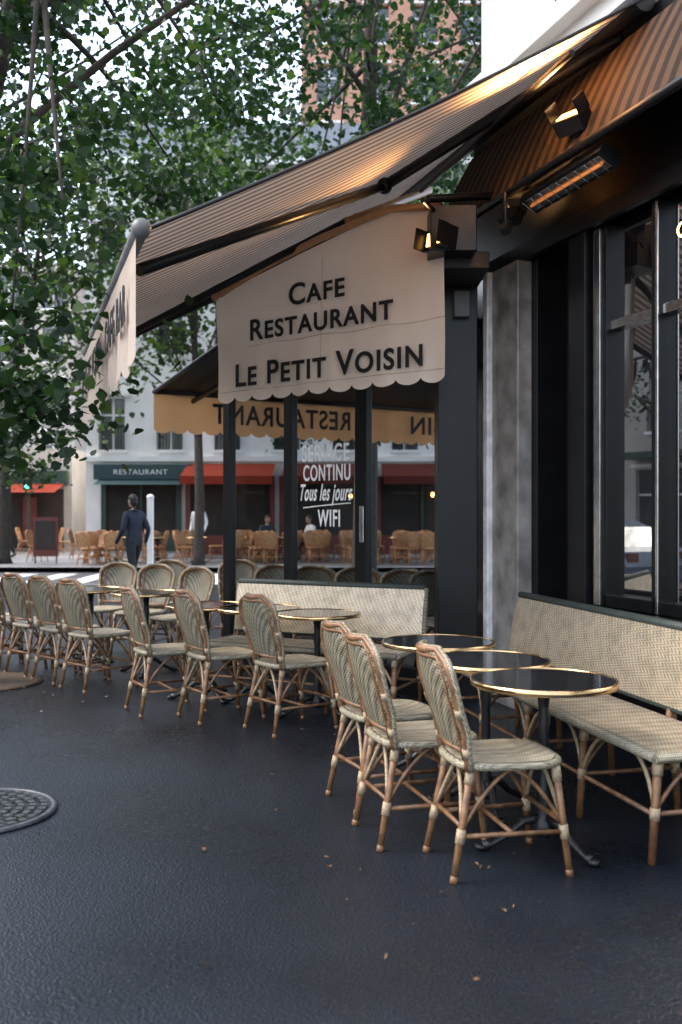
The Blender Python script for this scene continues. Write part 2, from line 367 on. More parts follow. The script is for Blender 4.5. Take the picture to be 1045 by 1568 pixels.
# ---------------------------------------------------------------- furniture
def arcpts(p0,p1,p2,n=6):
    p0,p1,p2=map(Vector,(p0,p1,p2)); return [p0*(1-t)**2+p1*2*t*(1-t)+p2*t*t for t in [i/n for i in range(n+1)]]
def lerp(a,b,t): return Vector(a).lerp(Vector(b),t)
def wrapat(b,a,c,t,r,k='wrap',h=.03):
    a=Vector(a);c=Vector(c);p=a.lerp(c,t);d=(c-a).normalized(); b.tube([p-d*h,p+d*h],r,k,7)
def chair_mesh(name,cane='rattan',wb='wback',ws='wseat',wr='wrap',ed='edge',seg=7):
    b=MB()
    n=28; ring=[]
    for i in range(n):
        a=2*math.pi*i/n; c,s=math.cos(a),math.sin(a); e=.55
        x=.215*math.copysign(abs(c)**e,c); y=.215*math.copysign(abs(s)**e,s)
        x*= (1-.12*(-y/.215+1)*.5)
        ring.append((x,y))
    z0,z1=.425,.462
    prev=[(x*.95,y*.95,z1+.001) for x,y in ring]
    for sc_,dz in((.7,-.004),(.4,-.009)):
        cur=[(x*sc_,y*sc_,z1+dz) for x,y in ring]
        for i in range(n):
            j=(i+1)%n; b.poly([prev[i],prev[j],cur[j],cur[i]],ws,True)
        prev=cur
    b.poly(prev,ws)
    b.tube([(x,y,.447) for x,y in ring]+[(ring[0][0],ring[0][1],.447),],.017,ed,7,False)
    b.poly([(x*.97,y*.97,z0+.012) for x,y in reversed(ring)],ws)
    FT={}
    for sx in(-1,1):
        ft=(sx*.175,.175,.44);fb=(sx*.205,.225,0); bt=(sx*.15,-.17,.44);bb=(sx*.185,-.255,0)
        b.tube([ft,lerp(ft,fb,.5),fb],[.016,.0155,.014],cane,seg); b.tube([bt,lerp(bt,bb,.5),bb],[.016,.0155,.014],cane,seg)
        for a,c in((ft,fb),(bt,bb)):
            wrapat(b,a,c,.08,.0195,wr); wrapat(b,a,c,.6,.019,wr,.028); wrapat(b,a,c,.97,.0165,cane,.014)
        FT[sx]=(ft,fb,bt,bb)
        s1=lerp(ft,fb,.6);s2=lerp(bt,bb,.6); b.tube([s1,s2],.010,cane,6)
        b.tube(arcpts(lerp(ft,fb,.55),lerp(ft,fb,.1)+V(0,-.09,0),(sx*.175,.0,.43)),.009,cane,6)
        b.tube(arcpts(lerp(bt,bb,.55),lerp(bt,bb,.1)+V(0,.09,0),(sx*.165,.0,.43)),.009,cane,6)
        b.tube(arcpts(lerp(ft,fb,.55),lerp(ft,fb,.1)+V(-sx*.10,0,0),(0,.18,.43)),.009,wr,6)
        b.tube(arcpts(lerp(bt,bb,.55),lerp(bt,bb,.1)+V(-sx*.09,0,0),(0,-.18,.43)),.009,wr,6)
    for i,t in((0,.52),(2,.52)):
        b.tube([lerp(FT[-1][i],FT[-1][i+1],t),lerp(FT[1][i],FT[1][i+1],t)],.010,cane,6)
    m1=lerp(FT[-1][0],FT[-1][1],.6).lerp(lerp(FT[-1][2],FT[-1][3],.6),.5); m2=m1.copy(); m2.x=-m1.x; b.tube([m1,m2],.010,cane,6)
    def bp(u,h):
        w=.165+.05*math.sin(min(h,1)*math.pi*.55)
        if h>.72:
            k=(h-.72)/.28; w*=math.sqrt(max(0,1-(k*.93)**2.6))
        y=-.185-.15*h-.02*math.sin(h*3.1)+.045*(u*u)*min(1,h*3)
        return Vector((u*w,y,.43+.47*h))
    fr=[bp(-1,h/12) for h in range(12)]+[bp(u/4.,1.) for u in range(-4,5)]+[bp(1,h/12) for h in reversed(range(12))]
    b.tube(fr,.0165,cane,8)
    fro=[Vector((p.x*1.05,p.y+.006,.43+(p.z-.43)*1.015)) for p in fr]; b.tube(fro,.012,ed,8)
    fr2=[bp(-.78,h/12*.93) for h in range(1,12)]+[bp(u/4.*.78,.945) for u in range(-4,5)]+[bp(.78,h/12*.93) for h in reversed(range(1,12))]
    b.tube(fr2,.008,cane,6)
    b.grid(lambda u,v: bp((u*2-1)*.97,.17+v*.81),10,12,wb)
    b.tube([bp(-1,.16),bp(0,.16),bp(1,.16)],.012,cane,6)
    for sx in(-1,1):
        for hh in(.16,.5): wrapat(b,bp(sx,hh-.06),bp(sx,hh+.06),.5,.0205,wr,.018)
    return b.mesh(name)
CH=chair_mesh('bistro_chair_mesh')
CHO=chair_mesh('bistro_chair_mesh_orange','rattan_o','wback_o','wback_o','rattan_o','rattan_o',5)
def chair(x,y,th,me=CH): return inst(me,'rattan_bistro_chair',x,y,-math.radians(th))
for x,y,t in [(-1.27,7.28,62),(-.84,7.05,58),(-.33,6.68,54),(.65,4.12,78),(.36,4.5,74),(.24,5.02,68)]: chair(x,y,t)
for i in range(6): chair(-3.75+.35*i,9.93-.33*i+random.uniform(-.04,.04),43+random.uniform(-3,3))
for x,y,t in [(-2.45,10.3,200),(-2.0,9.95,205),(-1.55,9.45,215),(-1.95,10.8,190),(-1.2,10.9,190)]: chair(x,y,t)
for x,y,t in [(-.7,9.85,190),(-.25,9.6,175),(.15,9.35,185),(.55,9.0,190),(.95,8.9,150)]: chair(x,y,t)

def bench_mesh(L,name,wk='wbench'):
    b=MB(); h=L/2
    prof=[(-.22,.425),(-.22,.455),(.22,.462),(.25,.455),(.262,.44),(.25,.42)]
    for i in range(len(prof)-1):
        (y0,z0),(y1,z1)=prof[i],prof[i+1]
        k=wk if i==1 else 'edge'
        b.poly([(-h,y0,z0),(h,y0,z0),(h,y1,z1),(-h,y1,z1)][::-1],k)
    b.poly([(-h,-.22,.42),(h,-.22,.42),(h,.25,.42),(-h,.25,.42)],'edge')
    for sx in(-1,1):
        b.tube([(sx*h,-.23,.442),(sx*h,.25,.442)],.02,'edge',8)
    b.tube([(-h,.252,.442),(h,.252,.442)],.02,'edge',8)
    def bk(u,v,o): return Vector((-h+L*u,-.235-.07*v+o,.50+.38*v))
    b.grid(lambda u,v:bk(u,v,.018+.012*math.sin(v*math.pi)),12,6,wk); b.grid(lambda u,v:bk(1-u,v,-.018),12,4,wk)
    b.tube([bk(0,1,0)+V(0,0,.004),bk(1,1,0)+V(0,0,.004)],.026,'gtrim',8)
    b.tube([bk(0,0,0),bk(1,0,0)],.020,'gtrim',8)
    for u in(0,1): b.tube([bk(u,0,0)-V(0,0,.12),bk(u,1,0)],.022,'edge',8)
    n=max(2,round(L/.6)+1)
    for i in range(n):
        x=-h+.03+(L-.06)*i/(n-1)
        ft=(x,.22,.43);fb=(x,.25,0);bt=(x,-.24,.52);bb=(x,-.27,0)
        b.tube([ft,fb],[.02,.017],'rattan',7); b.tube([bt,bb],[.02,.017],'rattan',7)
        wrapat(b,ft,fb,.08,.024,'wrap');wrapat(b,ft,fb,.52,.023,'wrap',.025);wrapat(b,bt,bb,.6,.023,'wrap',.025)
        b.tube([lerp(ft,fb,.52),lerp(bt,bb,.6)],.011,'rattan',6)
        b.tube(arcpts(lerp(ft,fb,.5),lerp(ft,fb,.08)+V(0,-.1,0),(x,0,.42)),.010,'rattan',6)
        for d in(-1,1):
            if -h<x+d*.2<h: b.tube(arcpts(lerp(ft,fb,.5),lerp(ft,fb,.06)+V(d*.08,0,0),(x+d*.2,.22,.42)),.010,'wrap',6)
        b.tube([bk((x+h)/L,-.25,0),bk((x+h)/L,.0,0)],.02,'rattan',6)
    b.tube([(-h+.03,.235,.2),(h-.03,.235,.2)],.011,'rattan',6)
    b.tube([(-h+.03,-.26,.2),(h-.03,-.26,.2)],.011,'rattan',6)
    return b.mesh(name)
a_=V(.951,.309,0); v_=V(-.309,.951,0); O=V(-.99,4.9,2.83)
inst(bench_mesh(2.66,'woven_bench_mesh'),'woven_bench',1.17+.06,5.42,math.radians(90+13))
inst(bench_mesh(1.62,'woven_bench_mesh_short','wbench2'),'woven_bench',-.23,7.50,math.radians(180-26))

def table_mesh():
    b=MB(); R=.305
    b.lathe([(0.001,.728),(R,.728),(R,.722)],'tabletop',seg=48,smooth=False)
    b.lathe([(R,.705),(R+.009,.705),(R+.011,.716),(R+.009,.731),(R-.001,.732),(R-.001,.722)],'brass',seg=48)
    b.lathe([(R,.705),(.001,.705)],'blackm',seg=32)
    b.lathe([(.13,.704),(.12,.69),(.03,.68),(.022,.6),(.030,.55),(.022,.5),(.022,.25),(.034,.2),(.024,.16),(.045,.11),(.05,.08),(.03,.05)],'iron',seg=16)
    for i in range(3):
        a=2*math.pi*i/3+.4
        d=V(math.cos(a),math.sin(a),0)
        b.tube([d*.02+V(0,0,.13),d*.09+V(0,0,.12),d*.16+V(0,0,.06),d*.23+V(0,0,.025),d*.27+V(0,0,.018)],[.022,.02,.016,.016,.024],'iron',8)
        b.ell(d*.275+V(0,0,.016),(.03,.03,.016),'iron',8,6)
    return b.mesh('bistro_table_mesh')
TB=table_mesh()
for x,y in [(.875,4.3),(.71,4.88),(.545,5.56),(-.17,7.12),(-.62,7.5),(-1.05,7.75),(-1.75,8.95),(-2.35,9.35),(-.1,8.95+.35)]:
    inst(TB,'round_bistro_table',x,y,random.random())

# ---------------------------------------------------------------- cafe building
W0=O+a_*3.0; W0.z=0
def W(q,out,z): 
    p=W0+v_*q-a_*out; return V(p.x,p.y,z)
def wbox(b,q0,q1,o0,o1,z0,z1,k):
    c=W((q0+q1)/2,(o0+o1)/2,(z0+z1)/2); b.box(c,(abs(o1-o0)/2,abs(q1-q0)/2,(z1-z0)/2),k,a_,v_)
cafe=empty('cafe_building')
b=MB()
wbox(b,-9,2.5,-5,-.30,0,4.40,'black')
wbox(b,-9,1.0,-.30,-.0,0,.80,'black'); wbox(b,-9,2.5,-.30,0,3.35,4.45,'black')
wbox(b,.78,.98,-.30,.02,0,3.35,'black'); 
wbox(b,1.5,2.5,-.30,-.03,0,3.35,'black')
wbox(b,-9,2.5,0,.05,3.30,3.42,'black')
wbox(b,-9,.9,0,.06,.78,.84,'black')
b.obj('ground_floor_walls',cafe,.006)
b=MB(); wbox(b,-9,2.35,-6,0,4.452,15,'render'); b.obj('upper_wall',cafe)
b=MB(); wbox(b,-9,2.5,-.2,.22,5.9,6.15,'render'); wbox(b,-9,2.42,-.2,.12,4.75,4.9,'render'); 
for q in(.2,-1.8,-3.8): 
    wbox(b,q,q+1.1,-.05,.02,6.6,8.8,'winglass'); wbox(b,q-.08,q,-.05,.06,6.5,8.9,'render'); wbox(b,q+1.1,q+1.18,-.05,.06,6.5,8.9,'render')
wbox(b,.5,1.15,-.05,.03,4.95,5.88,'winglass')
b.obj('cornice',cafe,.01)
b=MB(); wbox(b,1.57,1.98,-.03,.09,0,3.3,'marble'); wbox(b,1.55,2.0,-.03,.11,0,.25,'marble')
wbox(b,2.06,2.42,-.03,.05,0,3.3,'bmarble'); wbox(b,1.985,2.06,-.03,.13,0,3.3,'marblew'); wbox(b,2.42,2.50,-.03,.10,0,3.3,'marblew')
b.obj('marble_pilasters',cafe,.008)
b=MB()
wbox(b,-9,.80,-.12,-.10,.84,3.3,'dglass'); wbox(b,1.02,1.5,-.30,-.28,0,3.3,'blackm')
b.obj('shop_window_glass',cafe)
b=MB()
wbox(b,.66,.74,-.13,-.02,.84,3.3,'steel')
for q in(.06,-.60,-1.3,-2,-2.7): wbox(b,q,q+.06,-.125,-.03,.84,3.3,'black'); wbox(b,q-.008,q+.016,-.035,-.022,.84,3.3,'steel')
wbox(b,-9,.66,-.10,-.05,2.62,2.68,'steel'); wbox(b,-9,.66,-.10,-.03,.84,.92,'black'); wbox(b,.60,.66,-.12,-.03,.84,3.3,'black')
b.obj('window_frames',cafe,.004)
b=MB(); b.lathe([(.038,-.008),(.046,0),(.038,.008),(.032,0),(.038,-.008)],'lamp',(0,0,0),24)
o=b.obj('ring_wall_lamp',cafe); o.location=W(-.30,.06,3.02); o.rotation_euler=(math.radians(90),0,math.radians(-60))
ver=empty('glass_veranda')
b=MB(); b.box((.905,7.86,1.75),(.155,.14,1.75),'black'); b.obj('corner_column',ver,.008)
gd=V(.766,-.643,0); gn=V(.643,.766,0); G0=V(-1.045,9.23,0); GL=2.33
b=MB()
def gbox(b,u0,u1,o0,o1,z0,z1,k):
    c=G0+gd*((u0+u1)/2)+gn*((o0+o1)/2); c.z=(z0+z1)/2; b.box(c,((u1-u0)/2,(o1-o0)/2,(z1-z0)/2),k,gd,gn)
def gu(px):
    r=(px-522.5)/1524; return (r*G0.y-G0.x)/(gd.x-r*gd.y)
for p in [(-.03,.06),(.74,.835),(1.545,1.665)]: gbox(b,p[0],p[1],-.04,.04,0,2.9,'black')
gbox(b,0.06,GL,-.03,.03,2.75,2.95,'black'); gbox(b,.06,GL,-.035,.035,0,.22,'black')
gbox(b,1.60,1.645,-.05,-.042,1.2,1.5,'steel')
fd=V(.84,.54,0); fn=V(-.54,.84,0)
c=G0+fd*2.5; b.box((c.x,c.y,2.95),(2.5,.05,.05),'black',fd,fn)
b.obj('frame',ver,.004)
b=MB(); 
def gp(u,z,o=0): p=G0+gd*u+gn*o; return V(p.x,p.y,z)
b.poly([gp(0,.2),gp(GL,.2),gp(GL,2.8),gp(0,2.8)],'glass'); b.obj('glass_pane',ver)
b=MB(); pts=[(.80,7.75),(-1.05,9.28),(3.2,11.95),(4.5,9.6),(1.1,8.3)]
b.poly([(x,y,2.96) for x,y in pts][::-1],'blackm'); b.poly([(x,y,3.04) for x,y in pts],'blackm'); b.obj('roof',ver)
def gtext(t,x0,x1,z,h,**k):
    u0,u1=gu(x0),gu(x1); text(t,u1-u0,h,gp(u0,z,-.01),gd,'white','window_lettering',ver,**k)
gtext('SERVICE',464,536,1.885,.145,bold=.015,caps=0); gtext('CONTINU',466,538,1.72,.135,bold=.015,caps=0)
gtext('Tous les jours',462,541,1.55,.14,bold=.016,caps=0,shear=.4); gtext('WIFI',488,522,1.33,.14,bold=.015,caps=0)
b=MB(); b.tube([gp(gu(466),1.485,-.008),gp(gu(505),1.51,-.008),gp(gu(538),1.525,-.008)],.006,'white',5); b.obj('lettering_flourish',ver)

# ---------------------------------------------------------------- lettered awning (cream)
aw=empty('cream_lettered_awning')
P0=V(-1.07,8.6,0); pd=V(.766,-.643,0); pn=V(.643,.766,0); PL=2.36
def pp(u,z,o=0): p=P0+pd*u+pn*o; return V(p.x,p.y,z)
def ptop(u):
    t=[(0,3.27),(.4,3.40),(1.0,3.53),(1.83,3.68),(2.36,3.60)]
    for (a,za),(c,zc) in zip(t,t[1:]):
        if u<=c: return za+(zc-za)*(u-a)/(c-a)
    return t[-1][1]
def scal(u,n,A): return A*abs(math.sin(math.pi*u*n))**.55
def rip(U,v): return .012*math.sin(U*9+1)*(1-v)+.006*math.sin(U*23)*(1-v)**2+.010*math.sin(v*5+U*3)
def pf(u,v):
    U=u*PL; zb=2.425-scal(u,11,.045); z=zb+(ptop(U)-zb)*v
    return pp(U,z,rip(U,v))
b=MB(); b.grid(pf,176,14,'cream'); 
b.obj('lettered_canvas',aw)
M['seam']=pm('seam',(.68,.53,.41),None,20,.9)
b=MB(); b.tube([pp(PL*i/60,2.84+.006*math.sin(i*.45),-.001+rip(PL*i/60,.36)) for i in range(61)],.0032,'seam',5)
b.tube([pp(PL*i/60,2.475,-.001+rip(PL*i/60,.03)) for i in range(61)],.003,'seam',5)
b.tube([pp(1.2,2.45+1.0*i/10,.0+rip(1.2,i/11)) for i in range(11)],.002,'seam',5)
b.obj('seams',aw)
text('Cafe',.585,.17,pp(.87,3.115,-.026),pd,'letter','lettering_line',aw)
text('Restaurant',1.49,.17,pp(.43,2.882,-.026),pd,'letter','lettering_line',aw)
text('Le Petit Voisin',1.93,.185,pp(.256,2.51,-.026),pd,'letter','lettering_line',aw)
M['lit_tube']=pm('orange_lit_tube',(.50,.25,.10),None,10,.35)  # orange lamp light on the bar painted in as its base colour
b=MB(); b.tube([pp(u,ptop(u)+.02,-.04) for u in(0,.6,1.2,1.9,2.36)],.028,'lit_tube',10)
b.tube([pp(0,3.29,-.02),pp(-1.6,2.98,-.1)],.022,'black',8)
b.obj('top_tube',aw)

# ---------------------------------------------------------------- far awning
fa=empty('far_valance_awning')
V0=V(-2.2,11.7,0); V1=V(2.5,14.75,0); FL=(V1-V0).length; vd=(V1-V0).normalized(); vi=V(.54,-.84,0)
def ff(u,v):
    zb=2.43-scal(u,26,.05); p=V0+vd*u*FL; return V(p.x,p.y+.012*math.sin(u*60),zb+(2.87-zb)*v)
b=MB(); b.grid(ff,260,4,'amber'); b.obj('valance',fa)
b=MB(); e0=V0+vi*2.1;e1=V1+vi*2.1
b.poly([(V0.x,V0.y,2.88),(V1.x,V1.y,2.88),(e1.x,e1.y,3.24),(e0.x,e0.y,3.24)],'blackm')
b.tube([(V0.x,V0.y,2.87),(V1.x,V1.y,2.87)],.03,'black',8); b.tube([(V0.x,V0.y,2.86),(e0.x,e0.y,3.22)],.025,'black',8)
b.tube([V(V0.x,V0.y,2.78)+vd*.5,V(e0.x,e0.y,3.1)+vd*.5],.03,'black',8)
b.obj('canopy',fa)
s=V0+vd*2.75; text('RESTAURANT',2.0,.24,V(s.x,s.y,2.53)+vi*.03,-vd,'letter','lettering',fa,caps=0)
s=V0+vd*5.0; text('VOISIN',1.25,.24,V(s.x,s.y,2.53)+vi*.03,-vd,'letter','lettering',fa,caps=0)

# ---------------------------------------------------------------- main striped awning
sa=empty('striped_awning')
QF=3.89
def A(t,q,dz=0):
    p=O+a_*t+v_*q; p.z=2.83+.56*t+dz; return p
def sagz(t,q): return -.05*math.sin(math.pi*t/3)+.008*math.sin(q*7)*math.sin(math.pi*t/3)
uvgrid('striped_canvas',lambda u,v:A(v*3.0,u*QF,sagz(v*3,u*QF)),60,24,QF,3,'stripe',sa)
b=MB()
b.tube([A(0,-.05),A(0,QF+.05)],.04,'greybar',12); b.ell(A(0,-.06),(.05,.05,.05),'greybar',12,8)
b.tube([A(t,0,sagz(t,0)-.004) for t in [i*.25 for i in range(13)]],.012,'blackm',6)
b.tube([A(t,QF,sagz(t,0)-.03) for t in [i*.25 for i in range(13)]],.03,'black',6)
b.tube([A(.05,.5,-.10),A(1.94,1.75,-.12)],.034,'black',8); b.tube([A(1.94,1.75,-.12),A(2.95,.3,-.12)],.04,'black',8); b.ell(A(1.94,1.75,-.12),(.06,.06,.06),'black',10,8)
b.tube([A(.05,3.3,-.1),A(1.9,2.55,-.14)],.03,'black',8); b.tube([A(1.9,2.55,-.14),A(2.95,3.3,-.14)],.034,'lit_tube',8)  # wall half of this arm takes the painted lamp-lit orange
b.tube([A(2.9,.0,-.02),A(2.9,QF,-.02)],.07,'black',10)
b.tube([A(2.45,.05,-.12),A(2.45,2.3,-.22)],.02,'black',8)
b.obj('frame_and_arms',sa)
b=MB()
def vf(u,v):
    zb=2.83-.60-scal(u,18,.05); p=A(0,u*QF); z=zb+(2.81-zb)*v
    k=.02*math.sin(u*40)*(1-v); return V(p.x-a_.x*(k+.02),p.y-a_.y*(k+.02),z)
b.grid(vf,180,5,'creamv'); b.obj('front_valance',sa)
for q0,tx,w in((1.45,'CAFE BAR',1.25),(3.75,'LE PETIT VOISIN',2.0)):
    text(tx,w,.20,A(0,q0)+V(0,0,-.40)-a_*.05,-v_,'letter','valance_lettering',sa,caps=0)
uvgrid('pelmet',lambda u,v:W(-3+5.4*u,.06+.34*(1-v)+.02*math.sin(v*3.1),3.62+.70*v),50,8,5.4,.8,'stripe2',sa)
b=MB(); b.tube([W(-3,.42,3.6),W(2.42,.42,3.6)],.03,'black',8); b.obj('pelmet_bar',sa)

def heater(name,c,d,L,lit):
    e=empty(name); b=MB(); d=Vector(d).normalized(); n=V(d.y,-d.x,0)
    tl=(n*.5+V(0,0,.85)).normalized(); side=d.cross(tl)
    b.box(c,(L/2,.075,.035),'black',d,side,tl)
    b.box(Vector(c)-tl*.037,(L/2-.03,.05,.004),'steel',d,side,tl)
    b.tube([Vector(c)-tl*.05-d*(L/2-.06),Vector(c)-tl*.05+d*(L/2-.06)],.009,'lampd' if lit else 'steel',8)
    for i in range(9): 
        p=Vector(c)-tl*.062+d*(L*(i/8-.5)*.9); b.tube([p-side*.06,p+side*.06],.003,'steel',5)
    b.box(Vector(c)+tl*.09,(.03,.03,.06),'blackm',d,side,tl)
    b.obj('housing',e,.006); return e
heater('patio_heater',(1.40,6.15,3.50),v_,.95,True)
def flood(name,c,aim,size=.11,pw=40):
    e=empty(name); b=MB(); aim=Vector(aim).normalized(); s=aim.cross(V(0,0,1)).normalized(); u=s.cross(aim)
    c=Vector(c)
    b.box(c,(size,.05,size*.65),'black',s,aim,u)
    b.box(c+aim*.053,(size*.8,.004,size*.4),'lampy',s,aim,u)
    b.box(c-aim*.09,(.03,.05,.03),'blackm',s,aim,u); b.tube([c-aim*.1,c-aim*.12+V(0,0,.25)],.015,'black',6)
    for sg in(-1,1): b.box(c+aim*.09+s*sg*(size+.006),(.004,.05,size*.65),'black',s,aim,u)
    b.obj('housing',e,.004)
    ld=bpy.data.lights.new(name+'_light','SPOT'); ld.energy=pw; ld.color=(1,.52,.18); ld.spot_size=math.radians(130); ld.spot_blend=.8; ld.shadow_soft_size=.06
    lo=bpy.data.objects.new('lamp',ld); col.objects.link(lo); lo.parent=e; lo.location=c+aim*.09
    lo.rotation_euler=aim.to_track_quat('-Z','Y').to_euler()
    return e
flood('flood_lamp',(1.40,6.0,3.80),(-.50,-.38,.72),.10,620)
flood('flood_lamp',(.70,6.95,3.35),(-.8,-.50,.15),.12,90)
flood('flood_lamp',(1.15,6.75,3.45),(.35,.35,.75),.07,150)
b=MB(); b.box((.78,7.05,3.42),(.16,.16,.16),'black'); b.box((.90,7.4,3.25),(.16,.3,.06),'blackm'); b.tube([(.6,6.9,3.62),(1.35,7.2,3.75)],.03,'black',8); b.tube([(.55,6.7,3.55),(.95,7.6,3.5)],.02,'black',8)
b.box((.93,7.7,3.05),(.06,.06,.1),'greybar')
b.obj('lamp_bracket_box',cafe,.006)

# ---------------------------------------------------------------- trees
def leaves(b_v,b_m,c,n,sig,size,rng,mi):
    C=np.array(c)
    pts=C+rng.normal(0,1,(n,3))*np.array(sig)
    nr=rng.normal(0,1,(n,3)); nr[:,2]=abs(nr[:,2])*1.0+.3; nr/=np.linalg.norm(nr,axis=1)[:,None]
    t=rng.normal(0,1,(n,3)); t[:,2]-=.5; t-=nr*(t*nr).sum(1)[:,None]; t/=np.linalg.norm(t,axis=1)[:,None]
    s=np.cross(nr,t); sz=size*rng.uniform(.5,1.25,(n,1))
    sh=[(0,-.5,0),(.42,-.30,.06),(.40,.12,.06),(0,.6,-.06),(-.40,.12,.06),(-.42,-.30,.06)]
    vs=np.stack([pts+s*sz*x+t*sz*y+nr*sz*z for x,y,z in sh],1)
    b_v.append(vs.reshape(-1,3)); b_m.append(rng.choice(3,n,p=mi))
def make_leaf_obj(name,vl,ml,parent):
    v=np.concatenate(vl); m=np.concatenate(ml); n=len(m)
    me=bpy.data.meshes.new(name); me.from_pydata(v.tolist(),[],np.arange(n*6).reshape(n,6).tolist())
    for k in('l1','l2','l3'): me.materials.append(M[k])
    me.polygons.foreach_set('material_index',m.astype(np.int32)); me.update()
    o=bpy.data.objects.new(name,me); col.objects.link(o); o.parent=parent; return o
def tree(name,base,th,cc,cr,ncl,nl,size,seed,tr=.16,keep=None,sig=.38,nlimb=26,lean=(0,0),extra=(),pal=None):
    rng=np.random.default_rng(seed); e=empty(name); b=MB(); base=Vector(base); cc=Vector(cc)
    top=Vector((base.x+lean[0],base.y+lean[1],th))
    b.tube([base,base.lerp(top,.05),base.lerp(top,.5)+V(.04,.03,0),top],[tr*1.5,tr*1.1,tr*.95,tr*.8],'bark',12)
    ct=Vector((cc.x,cc.y,cc.z+cr[2]*.7))
    mid=top.lerp(ct,.5)+V(.2,-.1,0)
    b.tube([top,mid,ct],[tr*.8,tr*.5,tr*.12],'bark',8)
    cl=[]
    while len(cl)<ncl:
        p=rng.uniform(-1,1,3); d=np.linalg.norm(p)
        if d>1 or d<.25: continue
        if rng.random()>.35+.65*d: continue
        w=Vector((cc.x+p[0]*cr[0],cc.y+p[1]*cr[1],cc.z+p[2]*cr[2]))
        if keep and not keep(w): continue
        cl.append(w)
    cl+= [Vector(x) for x in extra]
    idx=rng.permutation(len(cl))[:nlimb]
    for i in idx:
        w=cl[i]; t=rng.uniform(0,.9); s=top.lerp(mid,t*2) if t<.5 else mid.lerp(ct,(t-.5)*2)
        m=s.lerp(w,.5)+Vector(rng.normal(0,.18,3))+V(0,0,.25)
        b.tube(arcpts(s,m,w,7),[tr*.26*(1-.85*k/7) for k in range(8)],'bark',6)
        for j in range(3):
            w2=cl[int(rng.integers(len(cl)))]
            if (w2-w).length<2.2: b.tube(arcpts(s.lerp(w,.6),m.lerp(w2,.5),w2,5),[.018*(1-.8*k/5) for k in range(6)],'bark',5)
    b.obj('trunk_and_limbs',e)
    vl=[];ml=[]
    for w in cl:
        pal_=pal or [(.75,.21,.04),(.50,.40,.10),(.2,.4,.4)][int(rng.choice(3,p=(.52,.31,.17)))]
        n=int(nl*rng.uniform(.4,1.5)); s=sig*rng.uniform(.55,1.25)
        leaves(vl,ml,w,n,(s,s,s*.55),size,rng,pal_)
    make_leaf_obj('crown',vl,ml,e)
    return e
tree('linden_tree',(-3.35,8.5,0),3.6,(-2.7,9.6,7.3),(4.9,4.6,3.1),230,115,.084,11,keep=lambda w: not(w.x>-1.6 and w.z<5.2+.25*(w.x+1.6)) and w.z>4.3,sig=.28,
     extra=[(-2.2,6.7,3.2),(-2.0,6.3,2.9),(-2.35,6.9,2.5),(-2.3,6.5,2.25),(-1.95,6.2,2.55),(-2.5,7,3.6),(-2.1,7.2,3.9),(-1.75,6.3,3.3),(-2.4,6.6,1.95),(-2.6,7.4,4.3),(-1.9,7.4,4.4),(-2.3,6.2,3.6),(-2.05,6.4,2.2),(-1.85,6.3,2.05),(-2.15,6.5,2.75)])
tree('linden_tree',(.40,17,0),6,(.3,17,11.5),(4.8,4,5.2),165,100,.125,12,tr=.2,sig=.42)
tree('linden_tree',(-7.2,17.5,0),4.5,(-6.6,17.5,9.5),(4.2,3.5,4.8),48,80,.125,13,tr=.18,sig=.45,pal=(.35,.45,.2))
tree('linden_tree',(-9.5,28,0),4,(-8.2,28,8.0),(4.5,3,4.5),70,80,.18,14,tr=.18,sig=.6,pal=(.1,.4,.5))
tree('linden_tree',(-3.9,27.2,0),3.5,(-4.6,27,9.5),(4.5,2.6,4.2),75,85,.18,15,tr=.14,sig=.6,pal=(.15,.4,.45))
tree('linden_tree',(-9,6,0),3.5,(-8.6,5.5,7),(3.6,4.6,3.4),50,80,.13,16,tr=.18,sig=.45)
tree('linden_tree',(-12.6,16.5,0),3.2,(-12.4,16.8,6.2),(3.0,4.6,3.0),90,80,.13,19,tr=.16,sig=.42)
tree('linden_tree',(-7.4,17.3,0),2.2,(-6.0,18.2,2.9),(1.0,.8,1.1),24,75,.1,18,tr=.06,sig=.3,nlimb=8,pal=(.2,.45,.35))
tree('linden_tree',(.62,26.6,0),2.9,(.6,26.6,4.7),(3.6,1.1,1.5),60,85,.15,21,tr=.09,sig=.34,nlimb=16,pal=(.45,.42,.13))
tree('linden_tree',(5,30,0),4,(5,29,10),(4.5,3,5),80,80,.2,17,tr=.2,sig=.7)

